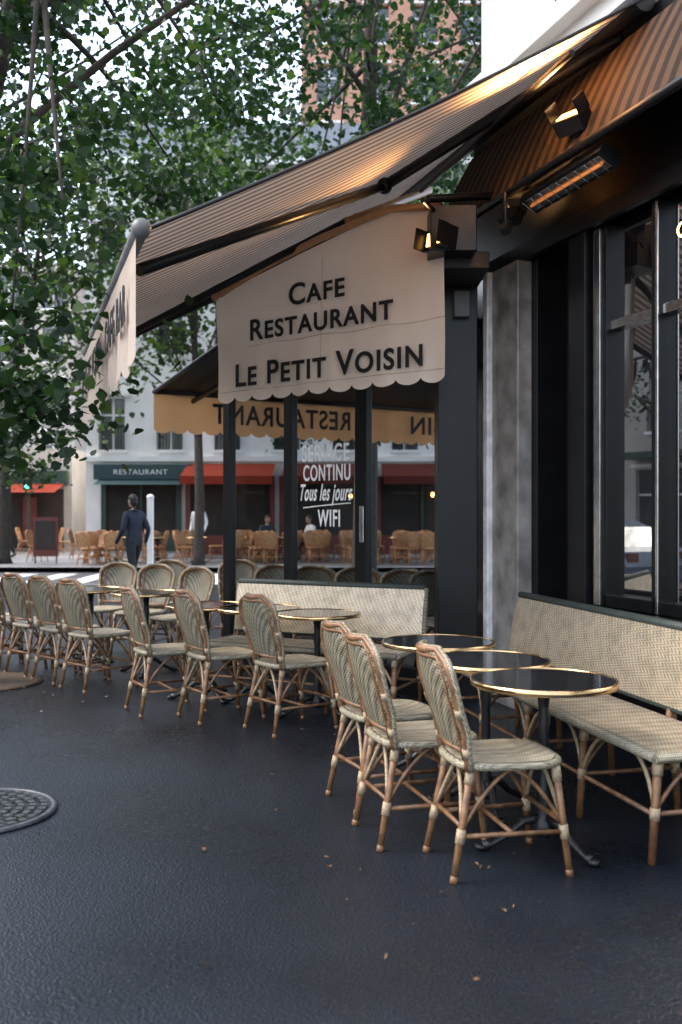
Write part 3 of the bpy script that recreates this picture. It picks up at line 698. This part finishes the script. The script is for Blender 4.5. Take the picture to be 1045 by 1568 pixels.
# ---------------------------------------------------------------- buildings across
def facade(b,x0,x1,y,z0,z1,ops,wall,glass='winglass',dep=.2,frame='render',rail=True):
    xs=sorted(set([x0,x1]+[o[0] for o in ops]+[o[1] for o in ops])); zs=sorted(set([z0,z1]+[o[2] for o in ops]+[o[3] for o in ops]))
    for i in range(len(xs)-1):
        for j in range(len(zs)-1):
            cx=(xs[i]+xs[i+1])/2;cz=(zs[j]+zs[j+1])/2
            if any(o[0]<cx<o[1] and o[2]<cz<o[3] for o in ops): continue
            b.poly([(xs[i],y,zs[j]),(xs[i+1],y,zs[j]),(xs[i+1],y,zs[j+1]),(xs[i],y,zs[j+1])],wall)
    for o in ops:
        a,c,d,e=o; Y=y+dep
        b.poly([(a,Y,d),(c,Y,d),(c,Y,e),(a,Y,e)],glass)
        b.poly([(a,y,d),(a,Y,d),(a,Y,e),(a,y,e)],wall);b.poly([(c,y,d),(c,y,e),(c,Y,e),(c,Y,d)],wall)
        b.poly([(a,y,e),(a,Y,e),(c,Y,e),(c,y,e)],wall);b.poly([(a,y,d),(c,y,d),(c,Y,d),(a,Y,d)],wall)
        if rail:
            b.box(((a+c)/2,Y-.03,(d+e)/2),(.04,.02,(e-d)/2),frame); b.box(((a+c)/2,Y-.032,d+(e-d)*.68),((c-a)/2,.02,.03),frame)
            b.box(((a+c)/2,y-.06,e+.12),((c-a)/2+.12,.06,.05),frame)
            b.box(((a+c)/2,y-.04,d-.05),((c-a)/2+.1,.06,.045),frame)
            for k in range(9): xx=a+(c-a)*k/8; b.box((xx,y-.06,d+.38),(.012,.012,.38),'black')
            b.box(((a+c)/2,y-.06,d+.78),((c-a)/2,.02,.02),'black')
wbld=empty('white_apartment_building')
b=MB(); ops=[]
for fl in range(3):
    for x in [-6.9,-5.05,-3.2,-1.3,.6,2.5,4.4]: ops.append((x-.85,x-.05,3.45+3.05*fl,5.1+3.05*fl))
gops=[(-7.6,-5.2,.2,2.4),(-4.9,-2.2,.1,2.6),(-1.9,.9,.1,2.6),(1.2,4.0,.1,2.6),(4.3,6.8,.1,2.6)]
facade(b,-8.2,7.5,32,0,12.5,ops,'render'); 
b.box((-.35,32.0,12.62),(8,.35,.12),'render'); b.box((-.35,31.93,3.15),(7.9,.1,.08),'render'); b.box((-.35,36.2,6.2),(7.8,3.9,6.2),'render')
b.box((-.35,36,13.4),(7.6,3.6,.7),'zinc')
b.obj('walls_and_windows',wbld)
b=MB(); 
for g_ in gops: 
    a,c,d,e=g_; b.box(((a+c)/2,31.96,(d+e)/2),((c-a)/2,.04,(e-d)/2),'dkint')
    b.box(((a+c)/2,31.88,(d+e)/2),(.04,.03,(e-d)/2),'green'); b.box(((a+c)/2,31.9,d+.3),((c-a)/2,.03,.3),'green' if a<-5 else 'redp')
    for x in (a,c): b.box((x,31.9,(d+e)/2),(.08,.06,(e-d)/2),'green' if a<-5 else 'redp')
for x,z in((-3.4,2.05),(.3,1.95),(2.9,2.0)): b.ell((x,31.5,z),(.06,.06,.08),'lamp',8,6)
b.box((-6.3,31.7,2.72),(1.55,.14,.24),'teal')
b.obj('shopfronts',wbld)
text('RESTAURANT',1.7,.16,(-7.2,31.54,2.64),(1,0,0),'render','shop_lettering',wbld,bold=0,caps=0)
b=MB()
for a,c,kk in((-4.9,-2.1,'red'),(-1.8,1.0,'redd'),(1.3,4.1,'redd'),(4.4,6.9,'redd')):
    b.poly([(a,31.9,3.0),(c,31.9,3.0),(c,30.3,2.55),(a,30.3,2.55)],kk); b.poly([(a,30.3,2.55),(c,30.3,2.55),(c,30.28,2.3),(a,30.28,2.3)],kk)
    b.poly([(a,31.9,3.0),(a,30.3,2.55),(a,31.9,2.55)],kk)
b.poly([(-7.7,31.8,2.5),(-5.0,31.8,2.5),(-5.0,30.8,2.3),(-7.7,30.8,2.3)],'teal')
b.obj('shop_awnings',wbld)
for i in range(54):
    x=random.choice([-6.9,-6.2,-5.4,-4.6,-3.8,-3,-2.2,-1.4,-.6,.2,1,1.8,2.6,3.4])+random.uniform(-.25,.25)
    chair(x,random.uniform(27.2,29.9),random.choice([90,-90,180,0])+random.uniform(-25,25),CHO)
for i in range(9): inst(TB,'round_bistro_table',-6.4+i*1.15,28.6+random.uniform(-.4,.5))
bb=empty('brick_building'); b=MB(); ops=[]
for fl in range(9):
    for i in range(4): ops.append((-1.2+2.4*i,.0+2.4*i,4+3*fl,5.9+3*fl))
facade(b,-2,8.5,50,0,31,ops,'brick'); b.box((3.25,54.3,15.4),(5.2,4,15.4),'brick'); b.obj('walls_and_windows',bb)
lb=empty('stone_apartment_building'); b=MB(); ops=[]
M['stone']=pm('pale_stone',(.42,.39,.34),(.34,.31,.27),1,.8)
for fl in range(4):
    for i in range(7): ops.append((-33+2.6*i,-31.8+2.6*i,4+3.1*fl,6.1+3.1*fl))
facade(b,-34.5,-15.5,58,0,16,ops,'stone'); b.box((-25,62.5,7.9),(9.4,4,7.9),'stone')
for i in range(6): b.box((-32.6+2.9*i,57.9,1.6),(1.2,.05,1.4),'dkint'); b.box((-32.6+2.9*i,57.6,3.2),(1.3,.3,.2),('redp','teal','green')[i%3])
b.obj('walls_and_windows',lb)
sb_=empty('side_street_building'); b=MB(); ops=[]
for fl in range(2):
    for i in range(13): ops.append((-18+3.0*i,-16.9+3.0*i,4+3.1*fl,6.0+3.1*fl))
for i in range(13): ops.append((-18.6+3.0*i,-16.4+3.0*i,.3,2.8))
facade(b,-19.5,21.5,0,0,9.6,ops,'stone'); o=b.obj('walls_and_windows',sb_)
o.rotation_euler=(0,0,math.radians(90)); o.location=(-19.5,12,0)
b=MB()
for i in range(6): b.box((-18.9,12-15+6*i,3.2),(.6,1.6,.1),('redp','green','teal')[i%3])
b.obj('shop_awnings',sb_)
ks=empty('corner_shop'); b=MB(); b.box((-12.2,40,1.9),(2.2,3,1.9),'stone'); b.box((-12.2,36.93,1.2),(1.9,.06,1.1),'dkint'); b.box((-12.2,36.85,2.7),(2.1,.12,.28),'green'); b.box((-11.5,36.8,1.1),(.25,.05,.9),'redp')
b.poly([(-14.3,36.8,2.5),(-10.2,36.8,2.5),(-10.2,35.4,2.15),(-14.3,35.4,2.15)],'red'); b.obj('shop_box',ks)
for x,y,t in((-10.9,34.4,90),(-9.9,34.4,-90),(-9.3,33.5,80),(-8.0,30.4,90),(-8.9,29.2,100)): chair(x,y,t,CHO)
b=MB(); b.box((-8.3,28.0,.75),(.35,.03,.55),'redp'); b.box((-8.3,27.96,.8),(.28,.01,.4),'dkint'); b.tube([(-8.6,28,0),(-8.6,28,1.3)],.02,'black'); b.tube([(-8.0,28,0),(-8.0,28,1.3)],.02,'black'); b.obj('menu_board')
b=MB(); b.box((-4.06,21.2,.95),(.06,.06,.95),'render'); b.ell((-4.06,21.2,1.9),(.08,.08,.06),'render',10,6); b.lathe([(.12,0),(.12,.05),(.06,.12)],'stone',(-4.06,21.2,0),12); o=b.obj('street_post'); o.location.z=-.13
def traffic(x,y):
    b=MB(); b.tube([(x,y,0),(x,y,3)],.05,'green',8); b.box((x,y-.1,2.6),(.14,.1,.4),'black'); b.ell((x,y-.2,2.35),(.08,.03,.08),'gl',10,6); b.ell((x,y-.2,2.6),(.08,.03,.08),'blackm',10,6); b.ell((x,y-.2,2.85),(.08,.03,.08),'blackm',10,6); b.obj('traffic_light',None,.004)
M['gl']=emis('green_signal',(.1,1,.6),4)
traffic(-11.3,36)

# ---------------------------------------------------------------- people
def person(name,x,y,rot,top='navy',seated=False,stride=.25,seed=0,hairc='hair',h=1.0):
    J={};E=[]
    def j(n,p,r,lab): J[n]=(Vector(p),r,lab)
    if not seated:
        j('pel',(0,0,.96),(.155,.115),'t'); j('sp',(0,.005,1.14),(.145,.105),'j'); j('ch',(0,0,1.33),(.165,.115),'j'); j('nb',(0,0,1.46),(.075,.07),'j'); j('nk',(0,.015,1.53),(.05,.05),'s')
        for s,n in((-1,'l'),(1,'r')):
            f=stride*s
            j('sh'+n,(s*.175,0,1.41),(.07,.07),'j'); j('el'+n,(s*.25,-.05-f*.25,1.13),(.05,.05),'j'); j('wr'+n,(s*.25,.08-f*.5,.91),(.034,.034),'j'); j('ha'+n,(s*.24,.11-f*.5,.86),(.028,.036),'s')
            j('hp'+n,(s*.085,0,.88),(.10,.105),'t'); j('kn'+n,(s*.09,f*.5+.04,.49),(.068,.07),'t'); j('an'+n,(s*.095,f-.02,.09),(.045,.05),'t'); j('to'+n,(s*.10,f+.15,.035),(.04,.032),'b')
    else:
        j('pel',(0,0,.55),(.16,.12),'t'); j('sp',(0,-.02,.73),(.145,.105),'j'); j('ch',(0,-.01,.92),(.165,.115),'j'); j('nb',(0,.02,1.05),(.075,.07),'j'); j('nk',(0,.035,1.12),(.05,.05),'s')
        for s,n in((-1,'l'),(1,'r')):
            j('sh'+n,(s*.175,0,1.0),(.07,.07),'j'); j('el'+n,(s*.23,.08,.76),(.05,.05),'j'); j('wr'+n,(s*.15,.30,.76),(.034,.034),'j'); j('ha'+n,(s*.13,.36,.765),(.036,.028),'s')
            j('hp'+n,(s*.09,.04,.53),(.10,.10),'t'); j('kn'+n,(s*.11,.43,.52),(.07,.07),'t'); j('an'+n,(s*.11,.42,.09),(.045,.05),'t'); j('to'+n,(s*.11,.58,.035),(.04,.032),'b')
    names=list(J); ix={n:i for i,n in enumerate(names)}
    E=[('pel','sp'),('sp','ch'),('ch','nb'),('nb','nk')]
    for n in 'lr': E+=[('ch','sh'+n),('sh'+n,'el'+n),('el'+n,'wr'+n),('wr'+n,'ha'+n),('pel','hp'+n),('hp'+n,'kn'+n),('kn'+n,'an'+n),('an'+n,'to'+n)]
    me=bpy.data.meshes.new('sk'); me.from_pydata([J[n][0] for n in names],[(ix[a],ix[b]) for a,b in E],[])
    bm=bmesh.new(); bm.from_mesh(me); ly=bm.verts.layers.skin.verify(); bm.verts.ensure_lookup_table()
    for i,n in enumerate(names): bm.verts[i][ly].radius=J[n][1]; bm.verts[i][ly].use_root=(n=='pel')
    bm.to_mesh(me); bm.free()
    o=bpy.data.objects.new('sk',me); col.objects.link(o); md=o.modifiers.new('s','SKIN'); md.use_smooth_shade=True; sb=o.modifiers.new('ss','SUBSURF'); sb.levels=2
    dg=bpy.context.evaluated_depsgraph_get(); em=bpy.data.meshes.new_from_object(o.evaluated_get(dg)); bpy.data.objects.remove(o)
    root=empty(name)
    LM={'t':'trous','j':top,'s':'skin','b':'blackm'}; order=['t','j','s','b']
    em.materials.clear()
    for k in order: em.materials.append(M[LM[k]])
    samp=[];lab=[]
    for a,c in E:
        for t in(0,.2,.4,.6,.8,1):
            samp.append(J[a][0].lerp(J[c][0],t)); la,lc=J[a][2],J[c][2]
            L_= la if t<.5 else lc
            if a=='pel' and c=='sp': L_='j'
            if a=='pel' and c[:2]=='hp': L_='j' if not seated and t<.9 else 't'
            if a[:2]=='wr': L_='j' if t<.3 else 's'
            if a=='nb': L_='j' if t<.4 else 's'
            lab.append(order.index(L_))
    S=np.array([tuple(p) for p in samp]); lab=np.array(lab)
    for p in em.polygons:
        c=np.array(p.center); p.material_index=int(lab[((S-c)**2).sum(1).argmin()]); p.use_smooth=True
    bo=bpy.data.objects.new('body',em); col.objects.link(bo); bo.parent=root
    b=MB(); nk=J['nk'][0]; hc=nk+V(0,.025,.115)
    b.ell(hc,(.074,.094,.115),'skin',16,12); b.ell(hc+V(0,.03,-.07),(.05,.055,.045),'skin',12,8)
    b.ell(hc+V(0,-.012,.022),(.081,.098,.108),hairc,16,10,zmin=-.1); b.ell(hc+V(0,-.035,-.01),(.076,.072,.09),hairc,12,8)
    b.tube([hc+V(0,.088,.01),hc+V(0,.108,-.02),hc+V(0,.09,-.03)],[.008,.014,.008],'skin',6)
    for s in(-1,1):
        b.ell(hc+V(s*.077,0,-.01),(.012,.022,.032),'skin',8,6); b.ell(hc+V(s*.03,.084,.008),(.011,.009,.007),'blackm',8,6)
        b.tube([hc+V(s*.045,.082,.026),hc+V(s*.015,.09,.028)],.004,hairc,5)
    b.tube([hc+V(-.024,.083,-.058),hc+V(0,.091,-.057),hc+V(.024,.083,-.058)],.005,'lip',5)
    b.obj('head',root)
    b=MB()
    for s,n in((-1,'l'),(1,'r')):
        hp=J['ha'+n][0]; d=(hp-J['wr'+n][0]).normalized(); sd=V(0,1,0) if not seated else V(1,0,0)
        sd=(sd-d*sd.dot(d)).normalized(); nn=V(-s,0,0) if not seated else V(0,0,-1)
        for k in range(4):
            L_=(.062,.072,.068,.052)[k]; p=hp+d*.02+sd*(.027-.018*k)
            b.tube([p-d*.02,p+d*L_*.45,p+d*L_*.75+nn*.012,p+d*L_*.9+nn*.03],[.0095,.009,.008,.0065],'skin',6)
        p=hp-d*.02+sd*.03; b.tube([p,p+sd*.022+d*.02,p+sd*.026+d*.045+nn*.01],[.011,.010,.008],'skin',6)
    b.obj('fingers',root)
    if top=='navy' and not seated:
        b=MB(); b.lathe([(.075,0),(.088,.02),(.08,.045),(.07,.03)],top,(0,0,1.455),14); b.obj('collar',root)
    root.location=(x,y,0); root.rotation_euler=(0,0,rot); root.scale=(h,h,h); return root
M['lip']=pm('lips',(.30,.12,.10),None,10,.5)
person('man_in_navy_jacket',-3.72,17.9,math.radians(50),'navy',h=1.0,stride=.2)
person('person_in_white_shirt',-4.15,29.0,math.radians(160),'shirtw',stride=.1)
person('pedestrian',-12.6,34.5,math.radians(-20),'navy'); person('pedestrian',-11.9,33.8,math.radians(160),'trous',h=.97)
person('pedestrian',-10.6,31.5,math.radians(120),'trous',h=.98)
for x,y,r,t in((-2.2,29.6,200,'navy'),(-.9,29.6,120,'shirtw')):
    o=person('seated_customer',x,y,math.radians(r),t,seated=True)
    inst(CHO,'rattan_bistro_chair',x,y,math.radians(r))

# ---------------------------------------------------------------- parked car (on the side street)
def car(x,y,rot):
    e=empty('parked_car'); b=MB()
    prof=[(-2.05,.35),(-2.1,.62),(-2.0,.88),(-1.55,.95),(-1.15,1.30),(-.75,1.44),(.2,1.47),(.75,1.38),(1.25,1.02),(1.85,.90),(2.08,.72),(2.12,.40),(2.0,.28),(-1.95,.28)]
    W_=[.80,.85,.86,.84,.68,.62,.62,.66,.82,.84,.78,.78,.8,.8]
    n=len(prof)
    for s in(-1,1):
        low=[0,1,2,3,8,9,10,11,12,13]; b.poly([(prof[i][0],s*W_[i],prof[i][1]) for i in (low if s<0 else low[::-1])],'carpaint')
        cab=[3,4,5,6,7,8]; b.poly([(prof[i][0],s*W_[i],prof[i][1]) for i in (cab if s<0 else cab[::-1])],'carpaint')
        win=[(-1.3,1.0,.815),(-1.0,1.28,.70),(-.7,1.37,.665),(.2,1.39,.66),(.65,1.31,.69),(1.02,1.02,.815)]
        b.poly([(px,s*(w+.02),pz) for px,pz,w in win],'winglass'); b.box((-.1,s*.76,1.18),(.03,.06,.2),'carpaint')
        for wx in(-1.3,1.3):
            for (r0,k,off) in((.34,'rubber',.0),(.21,'steel',.012)):
                pts=[(wx+r0*math.cos(2*math.pi*i/24),s*(.87+off),.34+r0*math.sin(2*math.pi*i/24)) for i in range(24)]; b.poly(pts,k)
            b.tube([(wx,s*.62,.34),(wx,s*.868,.34)],.34,'rubber',24,cap=False)
        b.box((2.0,s*.6,.72),(.08,.14,.07),'white'); b.box((-2.03,s*.65,.78),(.05,.12,.08),'redp'); b.box((.75,s*.92,1.0),(.06,.08,.05),'carpaint')
    for i in range(n):
        i2=(i+1)%n; k='winglass' if i in(3,7) else 'carpaint'
        b.poly([(prof[i][0],-W_[i],prof[i][1]),(prof[i][0],W_[i],prof[i][1]),(prof[i2][0],W_[i2],prof[i2][1]),(prof[i2][0],-W_[i2],prof[i2][1])],k)
    b.obj('body',e); e.location=(x,y,-.13); e.rotation_euler=(0,0,rot)
car(-8.3,15.3,math.radians(98)); car(-8.6,9.4,math.radians(95))

# ---------------------------------------------------------------- world / sun / camera
w=bpy.data.worlds.new('World'); sc.world=w; w.use_nodes=True; nt=w.node_tree; bg=nt.nodes['Background']
AZ=-85; EL=45
sk=nt.nodes.new('ShaderNodeTexSky'); sk.sky_type='NISHITA'; sk.sun_disc=False; sk.sun_elevation=math.radians(EL); sk.sun_rotation=math.radians(AZ); sk.air_density=1.0; sk.dust_density=3; sk.ozone_density=1.5
hs=nt.nodes.new('ShaderNodeHueSaturation'); hs.inputs['Saturation'].default_value=.7
nt.links.new(sk.outputs['Color'],hs.inputs['Color']); nt.links.new(hs.outputs['Color'],bg.inputs['Color']); bg.inputs['Strength'].default_value=.82
sl=bpy.data.lights.new('sun','SUN'); sl.energy=1.5; sl.angle=math.radians(25); sl.color=(1,.98,.95)
so=bpy.data.objects.new('sun',sl); col.objects.link(so)
el=math.radians(EL); az=math.radians(AZ)
d=V(math.sin(az)*math.cos(el),math.cos(az)*math.cos(el),math.sin(el)); so.rotation_euler=(-d).to_track_quat('-Z','Y').to_euler()
cd=bpy.data.cameras.new('camera'); co=bpy.data.objects.new('camera',cd); col.objects.link(co)
co.location=(0,0,1.45); co.rotation_euler=(math.radians(90),0,0); cd.sensor_fit='VERTICAL'; cd.sensor_height=36; cd.lens=35; cd.clip_end=800; cd.clip_start=.05
cd.dof.use_dof=True; cd.dof.focus_distance=6.0; cd.dof.aperture_fstop=2.4
sc.camera=co
sc.view_settings.view_transform='Standard'; sc.view_settings.look='None'; sc.view_settings.exposure=0; sc.view_settings.gamma=1
